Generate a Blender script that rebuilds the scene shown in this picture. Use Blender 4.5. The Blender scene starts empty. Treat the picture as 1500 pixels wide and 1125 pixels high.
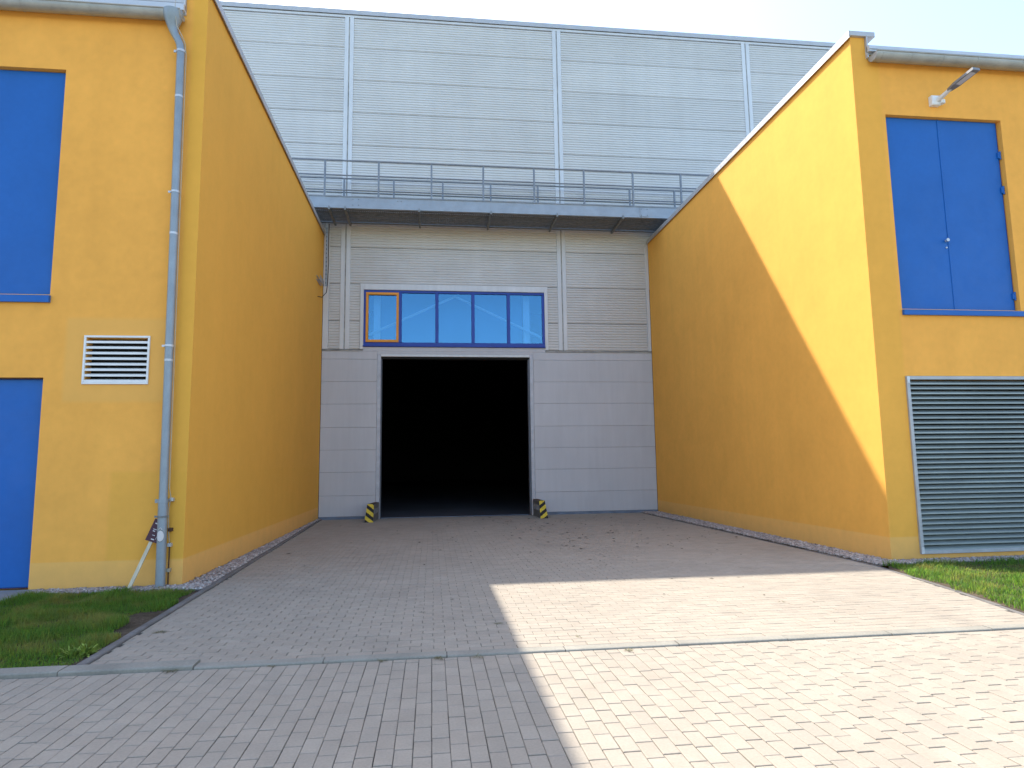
import bpy, math, random
import numpy as np
from mathutils import Matrix, Vector
random.seed(7); rng = np.random.default_rng(11)
sc = bpy.context.scene
C = sc.collection

# ------------------------------------------------------------------ camera
def camera():
    yaw, pitch, roll, f = math.radians(6.9831), math.radians(6.8341), math.radians(-0.7787), 962.32
    fw = Vector((math.sin(yaw)*math.cos(pitch), math.cos(yaw)*math.cos(pitch), math.sin(pitch)))
    rt = Vector((math.cos(yaw), -math.sin(yaw), 0)); up = rt.cross(fw)
    r2 = rt*math.cos(roll)+up*math.sin(roll); u2 = -rt*math.sin(roll)+up*math.cos(roll)
    cd = bpy.data.cameras.new('camera'); co = bpy.data.objects.new('camera', cd); C.objects.link(co)
    cd.sensor_fit = 'HORIZONTAL'; cd.sensor_width = 36; cd.lens = f/1500*36
    cd.clip_start = 0.05; cd.clip_end = 3000
    m = Matrix((r2, u2, -fw)).transposed().to_4x4(); m.translation = (0, 0, 1.6)
    co.matrix_world = m; sc.camera = co
camera()

# ------------------------------------------------------------------ sky and sun
SUN = Vector((-0.463, 0.695, 1.0)).normalized()
EL = math.asin(SUN.z); AZ = math.atan2(SUN.x, SUN.y)
w = bpy.data.worlds.new('World'); sc.world = w; w.use_nodes = True
nt = w.node_tree; bg = nt.nodes['Background']
sky = nt.nodes.new('ShaderNodeTexSky'); sky.sky_type = 'NISHITA'; sky.sun_disc = False
sky.sun_elevation = EL; sky.sun_rotation = AZ
sky.air_density = 1.0; sky.dust_density = 1.5; sky.ozone_density = 1.0
nt.links.new(sky.outputs[0], bg.inputs[0]); bg.inputs[1].default_value = 0.15
sl = bpy.data.lights.new('sun', 'SUN'); sl.energy = 3.0; sl.angle = math.radians(0.53); sl.color = (1.0, 0.955, 0.88)
so = bpy.data.objects.new('sun', sl); C.objects.link(so)
so.rotation_euler = SUN.to_track_quat('Z', 'Y').to_euler(); so.location = (-30, 40, 60)
sc.view_settings.view_transform = 'Standard'; sc.view_settings.look = 'None'
sc.view_settings.gamma = 1; sc.view_settings.exposure = 1.75; sc.view_settings.use_curve_mapping = False

# ------------------------------------------------------------------ helpers
def tag(o, label=None, cat=None, group=None, kind=None):
    if label: o['label'] = label
    if cat: o['category'] = cat
    if group: o['group'] = group
    if kind: o['kind'] = kind
    return o
def empty(name, loc, **k):
    o = bpy.data.objects.new(name, None); C.objects.link(o); o.location = loc; o.empty_display_size = .2
    return tag(o, **k)
def wloc(o):
    v = Vector((0, 0, 0))
    while o is not None: v = v + o.location; o = o.parent
    return v
class MB:
    """collects faces in world coordinates; build() links them as one mesh object"""
    def __init__(s): s.v = []; s.f = []; s.a = []
    def poly(s, pts, a=0.0):
        n = len(s.v); s.v += [tuple(p) for p in pts]; s.f.append(tuple(range(n, n+len(pts)))); s.a.append(a); return s
    def hexa(s, c, a=0.0):
        # c: 4 bottom corners (ccw from above) then 4 top corners
        n = len(s.v); s.v += [tuple(p) for p in c]
        for q in ((3,2,1,0),(4,5,6,7),(0,1,5,4),(1,2,6,5),(2,3,7,6),(3,0,4,7)):
            s.f.append(tuple(n+i for i in q)); s.a.append(a)
        return s
    def box(s, x0, x1, y0, y1, z0, z1, a=0.0):
        return s.hexa([(x0,y0,z0),(x1,y0,z0),(x1,y1,z0),(x0,y1,z0),(x0,y0,z1),(x1,y0,z1),(x1,y1,z1),(x0,y1,z1)], a)
    def bevbox(s, x0, x1, y0, y1, z0, z1, b=.006, a=0.0):
        # box with chamfered front (-y) face edges and top/bottom
        n = len(s.v)
        s.v += [(x0,y1,z0),(x1,y1,z0),(x1,y1,z1),(x0,y1,z1),
                (x0,y0+b,z0),(x1,y0+b,z0),(x1,y0+b,z1),(x0,y0+b,z1),
                (x0+b,y0,z0+b),(x1-b,y0,z0+b),(x1-b,y0,z1-b),(x0+b,y0,z1-b)]
        for q in ((3,2,1,0),(0,1,5,4),(1,2,6,5),(2,3,7,6),(3,0,4,7),(4,5,9,8),(5,6,10,9),(6,7,11,10),(7,4,8,11),(8,9,10,11)):
            # orientation: outward
            s.f.append(tuple(n+i for i in q)); s.a.append(a)
        return s
    def tube(s, pts, r, seg=8, cap=True, a=0.0):
        pts = [Vector(p) for p in pts]; rs = r if isinstance(r, (list, tuple)) else [r]*len(pts)
        n0 = len(s.v); prev = None
        for i, p in enumerate(pts):
            d = (pts[min(i+1, len(pts)-1)]-pts[max(i-1, 0)]).normalized()
            ref = Vector((0,0,1)) if abs(d.z) < .9 else Vector((0,1,0))
            if prev is None: u = d.cross(ref).normalized()
            else: u = (prev - d*prev.dot(d)).normalized()
            prev = u; v = d.cross(u)
            for k in range(seg):
                t = 2*math.pi*k/seg; s.v.append(tuple(p+(u*math.cos(t)+v*math.sin(t))*rs[i]))
        for i in range(len(pts)-1):
            for k in range(seg):
                k2 = (k+1) % seg
                s.f.append((n0+i*seg+k, n0+i*seg+k2, n0+(i+1)*seg+k2, n0+(i+1)*seg+k)); s.a.append(a)
        if cap:
            s.f.append(tuple(n0+k for k in range(seg))[::-1]); s.a.append(a)
            s.f.append(tuple(n0+(len(pts)-1)*seg+k for k in range(seg))); s.a.append(a)
        return s
    def build(s, name, mat, parent=None, smooth=False, attr=False, **k):
        me = bpy.data.meshes.new(name); off = wloc(parent) if parent else Vector((0,0,0))
        me.from_pydata([(x-off.x, y-off.y, z-off.z) for x, y, z in s.v], [], s.f)
        if attr:
            at = me.attributes.new('pv', 'FLOAT', 'FACE'); at.data.foreach_set('value', s.a)
        me.materials.append(mat)
        if smooth:
            me.polygons.foreach_set('use_smooth', [True]*len(me.polygons)); me.set_sharp_from_angle(angle=math.radians(40))
        me.update()
        o = bpy.data.objects.new(name, me); C.objects.link(o); o.parent = parent
        return tag(o, **k)
def fix_normals(o):
    import bmesh
    bm = bmesh.new(); bm.from_mesh(o.data); bmesh.ops.recalc_face_normals(bm, faces=bm.faces); bm.to_mesh(o.data); bm.free()
    return o

# ------------------------------------------------------------------ materials
def _n(nt, t, **k):
    n = nt.nodes.new(t)
    for a, v in k.items(): setattr(n, a, v)
    return n
class M:
    """small node-graph builder around one Principled BSDF, in world coordinates"""
    def __init__(s, name, col, rough=.7, metal=0.0, spec=.4):
        s.m = bpy.data.materials.new(name); s.m.use_nodes = True; s.nt = s.m.node_tree
        s.b = s.nt.nodes['Principled BSDF']
        s.b.inputs['Roughness'].default_value = rough; s.b.inputs['Metallic'].default_value = metal
        s.b.inputs['Specular IOR Level'].default_value = spec
        rgb = _n(s.nt, 'ShaderNodeRGB'); rgb.outputs[0].default_value = (*col, 1); s.c = rgb.outputs[0]
        s.pos = _n(s.nt, 'ShaderNodeNewGeometry').outputs['Position']; s.h = None
    def L(s, a, b): s.nt.links.new(a, b)
    def math(s, op, a, b=None, clamp=False):
        n = _n(s.nt, 'ShaderNodeMath', operation=op); n.use_clamp = clamp
        for i, v in enumerate((a, b)):
            if v is None: continue
            if isinstance(v, (int, float)): n.inputs[i].default_value = v
            else: s.L(v, n.inputs[i])
        return n.outputs[0]
    def xyz(s):
        n = _n(s.nt, 'ShaderNodeSeparateXYZ'); s.L(s.pos, n.inputs[0]); return n.outputs
    def noise(s, scale, detail=4, stretch=None, rough=.55):
        n = _n(s.nt, 'ShaderNodeTexNoise'); n.inputs['Scale'].default_value = scale
        n.inputs['Detail'].default_value = detail; n.inputs['Roughness'].default_value = rough
        if stretch:
            mp = _n(s.nt, 'ShaderNodeVectorMath', operation='MULTIPLY'); mp.inputs[1].default_value = stretch
            s.L(s.pos, mp.inputs[0]); s.L(mp.outputs[0], n.inputs['Vector'])
        else: s.L(s.pos, n.inputs['Vector'])
        return n.outputs['Fac']
    def ramp(s, fac, lo, hi):
        n = _n(s.nt, 'ShaderNodeMapRange'); s.L(fac, n.inputs[0])
        n.inputs[1].default_value = lo; n.inputs[2].default_value = hi; return n.outputs[0]
    def mix(s, fac, col, mode='MIX'):
        n = _n(s.nt, 'ShaderNodeMix', data_type='RGBA', blend_type=mode)
        if isinstance(fac, (int, float)): n.inputs[0].default_value = fac
        else: s.L(fac, n.inputs[0])
        s.L(s.c, n.inputs[6])
        if isinstance(col, tuple): n.inputs[7].default_value = (*col, 1)
        else: s.L(col, n.inputs[7])
        s.c = n.outputs[2]; return s
    def value(s, fac, lo, hi):
        # multiply brightness by lo..hi following fac (0..1)
        n = _n(s.nt, 'ShaderNodeMapRange'); s.L(fac, n.inputs[0]); n.inputs[3].default_value = lo; n.inputs[4].default_value = hi
        v = _n(s.nt, 'ShaderNodeVectorMath', operation='SCALE'); s.L(s.c, v.inputs[0]); s.L(n.outputs[0], v.inputs['Scale'])
        s.c = v.outputs[0]; return s
    def var(s, scale=1.5, amt=.12, stretch=None, detail=5):
        f = s.ramp(s.noise(scale, detail, stretch), .3, .7); return s.value(f, 1-amt, 1+amt)
    def bump(s, scale=60, strength=.2, dist=.01, detail=4, stretch=None):
        n = _n(s.nt, 'ShaderNodeBump'); n.inputs['Strength'].default_value = strength; n.inputs['Distance'].default_value = dist
        s.L(s.noise(scale, detail, stretch), n.inputs['Height'])
        if s.h is not None: s.L(s.h, n.inputs['Normal'])
        s.h = n.outputs[0]; return s
    def piece(s, amt=.1, tint=None):
        # each separate piece its own shade
        oi = _n(s.nt, 'ShaderNodeObjectInfo').outputs['Random']; at = _n(s.nt, 'ShaderNodeAttribute'); at.attribute_name = 'pv'
        f = s.math('FRACT', s.math('ADD', oi, at.outputs['Fac']))
        s.value(f, 1-amt, 1+amt)
        if tint:
            g = s.math('FRACT', s.math('MULTIPLY', f, 7.31)); s.mix(s.math('MULTIPLY', g, tint[0]), tint[1])
        return s
    def rough_var(s, scale, lo, hi):
        n = _n(s.nt, 'ShaderNodeMapRange'); s.L(s.noise(scale), n.inputs[0]); n.inputs[1].default_value = .3; n.inputs[2].default_value = .7
        n.inputs[3].default_value = lo; n.inputs[4].default_value = hi; s.L(n.outputs[0], s.b.inputs['Roughness']); return s
    def done(s):
        s.L(s.c, s.b.inputs['Base Color'])
        if s.h is not None: s.L(s.h, s.b.inputs['Normal'])
        return s.m

def rect_mask(m, x0, x1, z0, z1, e=.03):
    X, Y, Z = m.xyz()
    def band(v, a, b):
        return m.math('MULTIPLY', m.ramp(v, a-e, a+e), m.math('SUBTRACT', 1.0, m.ramp(v, b-e, b+e)))
    return m.math('MULTIPLY', band(X, x0, x1), band(Z, z0, z1))

YEL = (0.86, 0.405, 0.080)
def render_wall(name, patch=None):
    m = M(name, YEL, rough=.92, spec=.15)
    m.var(.35, .05).var(2.2, .04).var(9, .03)
    m.var(1.0, .025, stretch=(3.0, 3.0, .18))                     # faint rain streaks
    Z = m.xyz()[2]
    if patch:
        for (a, b, c, d, col, amt) in patch:
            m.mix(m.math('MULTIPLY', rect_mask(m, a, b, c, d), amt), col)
    m.mix(m.math('MULTIPLY', m.math('SUBTRACT', 1.0, m.ramp(Z, .37, .385)), .34), (.76, .50, .19))   # plinth paint
    sp = m.math('SUBTRACT', 1.0, m.ramp(m.math('ADD', Z, m.math('MULTIPLY', m.noise(5), .35)), .18, .55))
    m.mix(m.math('MULTIPLY', sp, .25), (.30, .21, .09))             # splash dirt at the foot
    m.bump(230, .35, .004, 3).bump(35, .12, .01, 3)
    return m.done()
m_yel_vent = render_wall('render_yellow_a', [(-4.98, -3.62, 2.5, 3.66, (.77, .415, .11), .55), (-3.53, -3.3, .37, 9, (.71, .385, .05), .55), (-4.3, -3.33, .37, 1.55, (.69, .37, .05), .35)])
m_yel_louvre = render_wall('render_yellow_b', [(7.02, 7.5, .37, 9, (.71, .385, .05), .35)])
def metal(name, col, rough=.45, met=.6, amt=.12, sc_=6, streak=None):
    m = M(name, col, rough, met, .5).var(sc_, amt).var(40, amt*.4)
    if streak: m.var(3, .1, stretch=streak)
    m.rough_var(12, rough-.1, rough+.15)
    return m.done()
m_zinc = metal('zinc_gutter', (.36, .36, .34), .5, .45)
m_pipe = metal('zinc_pipe', (.25, .29, .32), .45, .35, .1)
m_coping = metal('coping_sheet', (.46, .46, .46), .5, .35, .06)
m_galv = metal('galvanised_steel', (.30, .33, .36), .5, .5, .09, 3)
m_railm = metal('rail_steel', (.20, .22, .245), .5, .4, .15, 9)
m_galvd = metal('galvanised_dull', (.20, .21, .21), .6, .4, .2, 9)
m_clamp = metal('clamp_steel', (.5, .52, .54), .4, .4)
m_roof = metal('roof_sheet', (.52, .54, .57), .5, .2, .05)
m_blue = M('blue_door_paint', (.008, .105, .375), .45, 0, .3).var(1.2, .06).var(14, .03).rough_var(5, .36, .52).bump(6, .05, .01).done()
m_bluef = M('blue_frame_paint', (.012, .05, .33), .4).var(4, .1).done()
m_orange = M('orange_sash_paint', (.75, .30, .02), .4).var(4, .06).done()
m_clad = M('cladding_sheet', (.575, .57, .55), .5, .1, .4).var(.5, .035).var(2.0, .03, stretch=(.25, 1, 2.5)).var(1.2, .025, stretch=(2.5, 1, .15)).piece(.045).rough_var(3, .42, .6).done()
m_strip = M('cladding_strip', (.60, .61, .61), .45, .1).var(1.5, .05).var(2, .05, stretch=(4, 1, .2)).done()
m_joint = M('joint_dark', (.06, .06, .065), .8).var(4, .2).done()
m_base = M('base_panel_paint', (.52, .525, .54), .6, 0, .3).var(.7, .04).var(3, .03, stretch=(3, 3, .3)).piece(.025).bump(18, .05, .01).done()
m_dirtsill = M('stained_flashing', (.36, .35, .32), .6, .1).var(5, .3).done()
m_basestrip = M('base_strip', (.15, .19, .25), .6).var(3, .2).done()
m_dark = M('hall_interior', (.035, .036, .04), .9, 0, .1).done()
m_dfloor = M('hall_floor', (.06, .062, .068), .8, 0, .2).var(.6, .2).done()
m_white = M('white_powder_coat', (.72, .72, .70), .5).var(5, .05).done()
m_steelw = M('white_steelwork', (.85, .85, .83), .5).done()
m_backdrop = M('backdrop_blue', (.12, .30, .47), .8).var(.8, .06).done()  # for the added panel behind the glass; its blue lightens the middle panes
m_louv = M('louvre_paint', (.27, .31, .30), .45, .2).var(2, .08).var(2, .1, stretch=(.3, 1, 6)).done()
m_louvf = metal('louvre_frame', (.36, .37, .38), .45, .3)
m_black = M('black_rubber', (.012, .012, .013), .8).done()
m_wood = M('stake_wood', (.58, .50, .36), .8).var(4, .15, stretch=(6, 6, .6)).done()
m_maroon = M('maroon_sign', (.060, .012, .022), .5).var(6, .1).done()
m_print = M('white_print', (.62, .58, .56), .6).done()
m_rust = M('rusty_rod', (.075, .035, .018), .8).var(30, .3).done()
m_wire = metal('aluminium_wire', (.42, .38, .30), .5, .3)
m_lampglass = M('lamp_diffuser', (.62, .60, .60), .25).done()
m_lampb = metal('lamp_body', (.22, .22, .22), .45, .3)

def m_paver(name, col, amt, dirt):
    m = M(name, col, .9, 0, .2)
    m.piece(amt, (.35, (col[0]*1.04, col[1]*.985, col[2]*.95)))
    m.var(.5, .05).var(4, .05).var(60, .07, detail=3)
    st = m.math('MULTIPLY', m.ramp(m.noise(1.1, 6), .58, .78), dirt); m.mix(st, (.13, .12, .105))
    st2 = m.math('MULTIPLY', m.ramp(m.noise(22, 3), .70, .78), dirt*1.2); m.mix(st2, (.09, .085, .08))
    m.bump(180, .35, .004, 3)
    return m.done()
m_pav = m_paver('concrete_paver', (.305, .264, .208), .05, .25)
m_drv = m_paver('driveway_paver', (.305, .264, .208), .055, .30)
m_jsand = M('joint_sand', (.095, .085, .072), .95, 0, .1).var(6, .3).var(60, .3).bump(120, .5, .005).done()
m_far = M('far_paving', (.27, .25, .22), .9, 0, .2).var(.5, .06).var(8, .06).done()
m_kerb = M('kerb_concrete', (.25, .232, .190), .9, 0, .2).piece(.05).var(3, .12).var(50, .1).bump(110, .4, .005).done()
m_edge = M('edging_concrete', (.15, .138, .125), .95, 0, .2).piece(.08).var(3, .2).var(50, .12).bump(110, .4, .005).done()
m_soil = M('soil', (.085, .065, .045), .95, 0, .1).var(3, .3).var(40, .4).bump(60, .8, .02).done()
m_dirt = M('strip_soil', (.10, .09, .08), .95, 0, .1).var(10, .3).bump(60, .6, .01).done()
m_field = M('field_ground', (.10, .12, .05), .95, 0, .1).var(.05, .2).var(1, .25).done()
m_slab = M('path_concrete', (.24, .235, .225), .9, 0, .2).var(2, .12).var(40, .08).bump(90, .3, .005).done()
def m_grassmat():
    m = M('grass_blades', (.045, .140, .018), .6, 0, .25)
    m.piece(.5, (.5, (.11, .18, .028)))
    dry = m.ramp(m.noise(1.9, 5), .47, .66); m.mix(m.math('MULTIPLY', dry, .34), (.25, .215, .09))
    s = m.b; s.inputs['Subsurface Weight'].default_value = 0
    m.done()
    nt = m.nt; tr = _n(nt, 'ShaderNodeBsdfTranslucent'); mx = _n(nt, 'ShaderNodeMixShader'); mx.inputs[0].default_value = .5
    gn = _n(nt, 'ShaderNodeVectorMath', operation='MULTIPLY'); gn.inputs[1].default_value = (3.6, 2.5, 2.2); nt.links.new(m.c, gn.inputs[0]); nt.links.new(gn.outputs[0], tr.inputs[0]); out = nt.nodes['Material Output']
    nt.links.new(m.b.outputs[0], mx.inputs[1]); nt.links.new(tr.outputs[0], mx.inputs[2]); nt.links.new(mx.outputs[0], out.inputs[0])
    return m.m
m_grass = m_grassmat()
m_leaf = M('weed_leaf', (.20, .27, .04), .6).piece(.3).done()
m_weed = M('dry_weed', (.13, .115, .05), .8).piece(.35).done()
m_litter = M('leaf_litter', (.075, .062, .042), .9).piece(.5).done()
m_stone = M('gravel_stone', (.33, .30, .27), .85, 0, .25).piece(.6, (.7, (.33, .235, .19))).var(50, .15).done()
def m_stripe(name, sgn):
    m = M(name, (.62, .46, .04), .6, 0, .3)
    X, Y, Z = m.xyz(); t = m.math('ADD', Z, m.math('MULTIPLY', X, .75*sgn))
    k = m.math('GREATER_THAN', m.math('FRACT', m.math('DIVIDE', t, .215)), .52); m.mix(k, (.016, .015, .014)); m.var(25, .25)
    return m.done()
def m_pane():
    m = bpy.data.materials.new('tinted_pane'); m.use_nodes = True; nt = m.node_tree; nt.nodes.clear()
    o = _n(nt, 'ShaderNodeOutputMaterial'); g = _n(nt, 'ShaderNodeBsdfGlossy'); t = _n(nt, 'ShaderNodeBsdfTransparent'); mx = _n(nt, 'ShaderNodeMixShader')
    g.inputs['Color'].default_value = (.17, .40, .60, 1); g.inputs['Roughness'].default_value = .03; t.inputs[0].default_value = (.66, .84, .97, 1)
    mx.inputs[0].default_value = .24
    nt.links.new(t.outputs[0], mx.inputs[1]); nt.links.new(g.outputs[0], mx.inputs[2]); nt.links.new(mx.outputs[0], o.inputs[0])
    return m
m_glass = m_pane()

# ------------------------------------------------------------------ main dimensions (metres)
D = 20.169; XL, XR = -3.3234, 7.0162; YL, YR = 9.5279, 9.5779
HP = 8.68                                        # parapet height
d0, d1, HD = -1.552, 3.036, 4.877                # hall door
w0, w1, zw0, zw1 = -2.088, 3.538, 5.173, 6.960   # hall window band
HB = 5.044                                       # bottom of ribbed cladding
HR = 16.22

# ------------------------------------------------------------------ ground
tag(MB().poly([(-700,-700,-.14),(700,-700,-.14),(700,900,-.14),(-700,900,-.14)]).build('ground', m_field), kind='structure')
def drive_l(y): return -2.78 + (y-5.86)*(-3.2+2.78)/(20.1-5.86)
def drive_r(y):
    P = [(5.70, 5.80), (5.86, 5.83), (7.35, 6.17), (9.2, 6.50), (16.0, 6.44), (20.2, 6.40)]
    for (a, b), (c, d) in zip(P, P[1:]):
        if y <= c: return b+(d-b)*(y-a)/(c-a)
    return P[-1][1]
KY0, KY1 = 5.725, 5.855

def paver_faces(mb, c, z, a, drop=.04, b=.0035, ch=.0025):
    """one chamfered paver: c = four plan corners (ccw)"""
    cx = sum(p[0] for p in c)/4; cy = sum(p[1] for p in c)/4
    n = len(mb.v)
    ins = []
    for (x, y) in c:
        dx, dy = x-cx, y-cy; ins.append((x-math.copysign(min(b, abs(dx)), dx), y-math.copysign(min(b, abs(dy)), dy)))
    mb.v += [(x, y, z-drop) for x, y in c]+[(x, y, z-ch) for x, y in c]+[(x, y, z) for x, y in ins]
    for i in range(4):
        j = (i+1) % 4
        mb.f.append((n+i, n+j, n+4+j, n+4+i)); mb.f.append((n+4+i, n+4+j, n+8+j, n+8+i)); mb.a += [a, a]
    mb.f.append((n+8, n+9, n+10, n+11)); mb.a.append(a)

# foreground pavement, pavers laid with their long side away from the hall
pavement = MB().poly([(-40,-14,-.010),(40,-14,-.010),(40,KY0+.03,-.010),(-40,KY0+.03,-.010)]).build('pavement', m_jsand, kind='structure')
MB().poly([(-39.9,-13.9,-.003),(39.9,-13.9,-.003),(39.9,1.60,-.003),(-39.9,1.60,-.003)]).build('far_paving', m_far, pavement)
PW, PL, G = .1052, .2065, .0042
cells = []
ncol0, ncol1 = int(-9.5/PW), int(13/PW)
for i in range(ncol0, ncol1):
    off = [0.0, .5, .33, .83][i % 4]*PL + random.uniform(-.008, .008)
    y = 1.63 - PL + off
    while y < KY0-.006:
        y0, y1 = max(y, 1.63), min(y+PL, KY0-.004)
        if y1-y0 > .03:
            g = G/2; jx = random.uniform(-.0012, .0012); jy = random.uniform(-.0015, .0015)
            cells.append((i*PW+g+jx, (i+1)*PW-g+jx, y0+g*1.7+jy, y1-g*1.7+jy, random.uniform(-.0016, .0016)))
        y += PL
R_, F_ = Vector((0.99268694, -0.11996067, -0.01349387)), Vector((0.12071327, 0.98552962, 0.11899443))
U_ = Vector((-9.76e-4, -0.119753, 0.992803))
def screen(x, y, z=0):
    p = Vector((x, y, z-1.6)); c = p.dot(F_); return (p.dot(R_)/c*962.3/750, -p.dot(U_)/c*962.3/562.5) if c > .1 else (9, 9)
def seen(c):
    sx, sy = screen((c[0]+c[1])/2, (c[2]+c[3])/2); return abs(sx) < 1.02 and sy < 1.03
vis = sorted([c for c in cells if seen(c)], key=lambda c: (c[2]+c[3])/2 + abs((c[0]+c[1])/2-.4)*.05)
near = set(vis[:300])
rest = MB(); shared = {}
for c in cells:
    if c in near:
        lx, ly = round(c[1]-c[0], 3), round(c[3]-c[2], 3); key = (lx, ly)
        if key not in shared:
            mb = MB(); paver_faces(mb, [(-lx/2,-ly/2),(lx/2,-ly/2),(lx/2,ly/2),(-lx/2,ly/2)], 0, 0)
            me = bpy.data.meshes.new('paver'); me.from_pydata(mb.v, [], mb.f); me.materials.append(m_pav); shared[key] = me
        o = bpy.data.objects.new('paver', shared[key]); C.objects.link(o); o.parent = pavement
        o.location = ((c[0]+c[1])/2, (c[2]+c[3])/2, c[4]); o.rotation_euler = (random.uniform(-.006,.006), random.uniform(-.008,.008), random.uniform(-.004,.004))
    else:
        paver_faces(rest, [(c[0],c[2]),(c[1],c[2]),(c[1],c[3]),(c[0],c[3])], c[4], random.random())
rest.build('pavers', m_pav, pavement, attr=True, kind='stuff')

# driveway, pavers laid across
ZD = .010
mb = MB(); ys = [KY1-.02, 7.35, 9.2, 16.0, D-.02]
for a, b in zip(ys, ys[1:]): mb.poly([(drive_l(a),a,ZD-.010),(drive_r(a),a,ZD-.010),(drive_r(b),b,ZD-.010),(drive_l(b),b,ZD-.010)])
driveway = mb.build('driveway', m_jsand, kind='structure')
rows = []; y = KY1+.004; r = 0
rest = MB(); indiv = []
while y < D-.06:
    y1 = min(y+PW, D-.05); x = -3.6 + (r % 2)*PL/2 + random.uniform(-.006, .006)
    while x < 7:
        l0, l1 = drive_l(y), drive_l(y1); r0, r1 = drive_r(y), drive_r(y1); g = G/2
        a0, a1 = max(x+g, l0+g), max(x+g, l1+g); b0, b1 = min(x+PL-g, r0-g), min(x+PL-g, r1-g)
        if b0-a0 > .03 and b1-a1 > .03: indiv.append(((a0,y+g),(b0,y+g),(b1,y1-g),(a1,y1-g)))
        x += PL
    y += PW; r += 1
n_ind = 0
for c in indiv:
    z = ZD+random.uniform(-.0016, .0016)+ .002*math.sin(c[0][0]*1.7)*math.sin(c[0][1]*1.1)
    cx, cy = (c[0][0]+c[2][0])/2, (c[0][1]+c[2][1])/2
    if n_ind < 300 and abs(screen(cx, cy)[0]) < 1.0:
        mb = MB(); paver_faces(mb, c, z, 0); mb.build('paver', m_drv, driveway); n_ind += 1
    else: paver_faces(rest, c, z, random.random())
rest.build('pavers', m_drv, driveway, attr=True, kind='stuff')

# kerb between the two pavings: one stone per metre
kerb = MB().box(-24.9, 27.9, KY0+.012, KY1-.012, -.1, .012).build('kerb', m_jsand, kind='structure')
def kerb_stone(x0, x1, ya, yb, z1, name, mat, par, b=.012):
    mb = MB(); n = 0
    prof = [(ya, -.08), (ya, z1-b), (ya+b*.4, z1-b*.35), (ya+b*1.2, z1), (yb-b, z1), (yb, z1-b*.8), (yb, -.08)]
    m = len(prof)
    mb.v = [(x0, y, z) for y, z in prof]+[(x1, y, z) for y, z in prof]
    for i in range(m-1): mb.f.append((i, i+1, m+i+1, m+i)[::-1])
    mb.f.append(tuple(range(m))); mb.f.append(tuple(range(m, 2*m))[::-1]); mb.a = [0]*len(mb.f)
    return mb.build(name, mat, par)
for i in range(-11, 13):
    x0 = i*1.005+.125; dz = random.uniform(-.003, .003); up = .018 if x0 < -2.6 or x0 > 5.9 else 0
    kerb_stone(x0+.004, x0+1.001, KY0+random.uniform(-.003,.003), KY1+(.05 if x0 < -2.6 else 0), .016+dz+up, 'kerb_stone', m_kerb, kerb)

# narrow edging stones along both sides of the drive
def edging(name, pts, w, zt, ln=1.0):
    root = None; mbs = []
    for (x0, y0), (x1, y1) in zip(pts, pts[1:]):
        L = math.hypot(x1-x0, y1-y0); k = max(1, round(L/ln)); dx, dy = (x1-x0)/L, (y1-y0)/L; nx, ny = -dy*w, dx*w
        for i in range(k):
            a, b = L*i/k+.004, L*(i+1)/k-.004; z = zt+random.uniform(-.004, .004)
            c = [(x0+dx*a, y0+dy*a), (x0+dx*b, y0+dy*b), (x0+dx*b+nx, y0+dy*b+ny), (x0+dx*a+nx, y0+dy*a+ny)]
            mbs.append((c, z))
    base = MB()
    for (x0, y0), (x1, y1) in zip(pts, pts[1:]):
        L = math.hypot(x1-x0, y1-y0); nx, ny = -(y1-y0)/L, (x1-x0)/L; q = [w*.15, w*.85]
        base.hexa([(x0+nx*q[0],y0+ny*q[0],-.08),(x1+nx*q[0],y1+ny*q[0],-.08),(x1+nx*q[1],y1+ny*q[1],-.08),(x0+nx*q[1],y0+ny*q[1],-.08),
                   (x0+nx*q[0],y0+ny*q[0],zt-.02),(x1+nx*q[0],y1+ny*q[0],zt-.02),(x1+nx*q[1],y1+ny*q[1],zt-.02),(x0+nx*q[1],y0+ny*q[1],zt-.02)])
    root = base.build(name, m_jsand, kind='structure')
    for c, z in mbs:
        cx = sum(p[0] for p in c)/4; mb = MB()
        area = sum(c[i][0]*c[(i+1)%4][1]-c[(i+1)%4][0]*c[i][1] for i in range(4))
        if area < 0: c = c[::-1]
        paver_faces(mb, c, z, 0, drop=.1, b=.008, ch=.008); mb.build('edging_stone', m_edge, root)
edging('edging', [(drive_l(KY1+.06), KY1+.06), (drive_l(D-.05), D-.05)], .075, .034)
edging('edging', [(drive_r(D-.05), D-.05), (drive_r(16), 16), (drive_r(9.2), 9.2), (drive_r(7.35), 7.35), (drive_r(KY1+.01), KY1+.01)], .065, .012)

# lawns, path, gravel strips
LL = lambda y: drive_l(y)-.08
lawn_l = MB().poly([(-20,5.86,.012),(LL(5.9),5.9,.012),(LL(9.2),9.22,.012),(-20,9.42,.012)]).build('lawn', m_soil, kind='structure')
lawn_r = MB().poly([(drive_r(5.86)+.07,5.86,.012),(24,5.86,.012),(24,9.42,.012),(drive_r(9.1)+.2,9.2,.012),(drive_r(9.0)+.07,9.0,.012),(drive_r(7.35)+.07,7.35,.012)]).build('lawn', m_soil, kind='structure')
path = MB().box(-7.5, -5.12, 5.87, YL-.002, -.05, .042).build('path', m_slab, kind='structure')
gb = MB().poly([(-5.1,9.22,.016),(LL(9.2),9.14,.016),(LL(9.55),9.55,.016),(-5.1,9.56,.016)])
gb.poly([(XL-.02,9.5,.017),(LL(9.5),9.5,.017),(LL(D),D-.02,.017),(XL-.02,D-.02,.017)])
gb.build('gravel_bed', m_dirt, kind='structure')
gb = MB().poly([(drive_r(9.2)+.07,9.22,.016),(24,9.36,.016),(24,9.6,.016),(drive_r(9.2)+.07,9.6,.016)])
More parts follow.
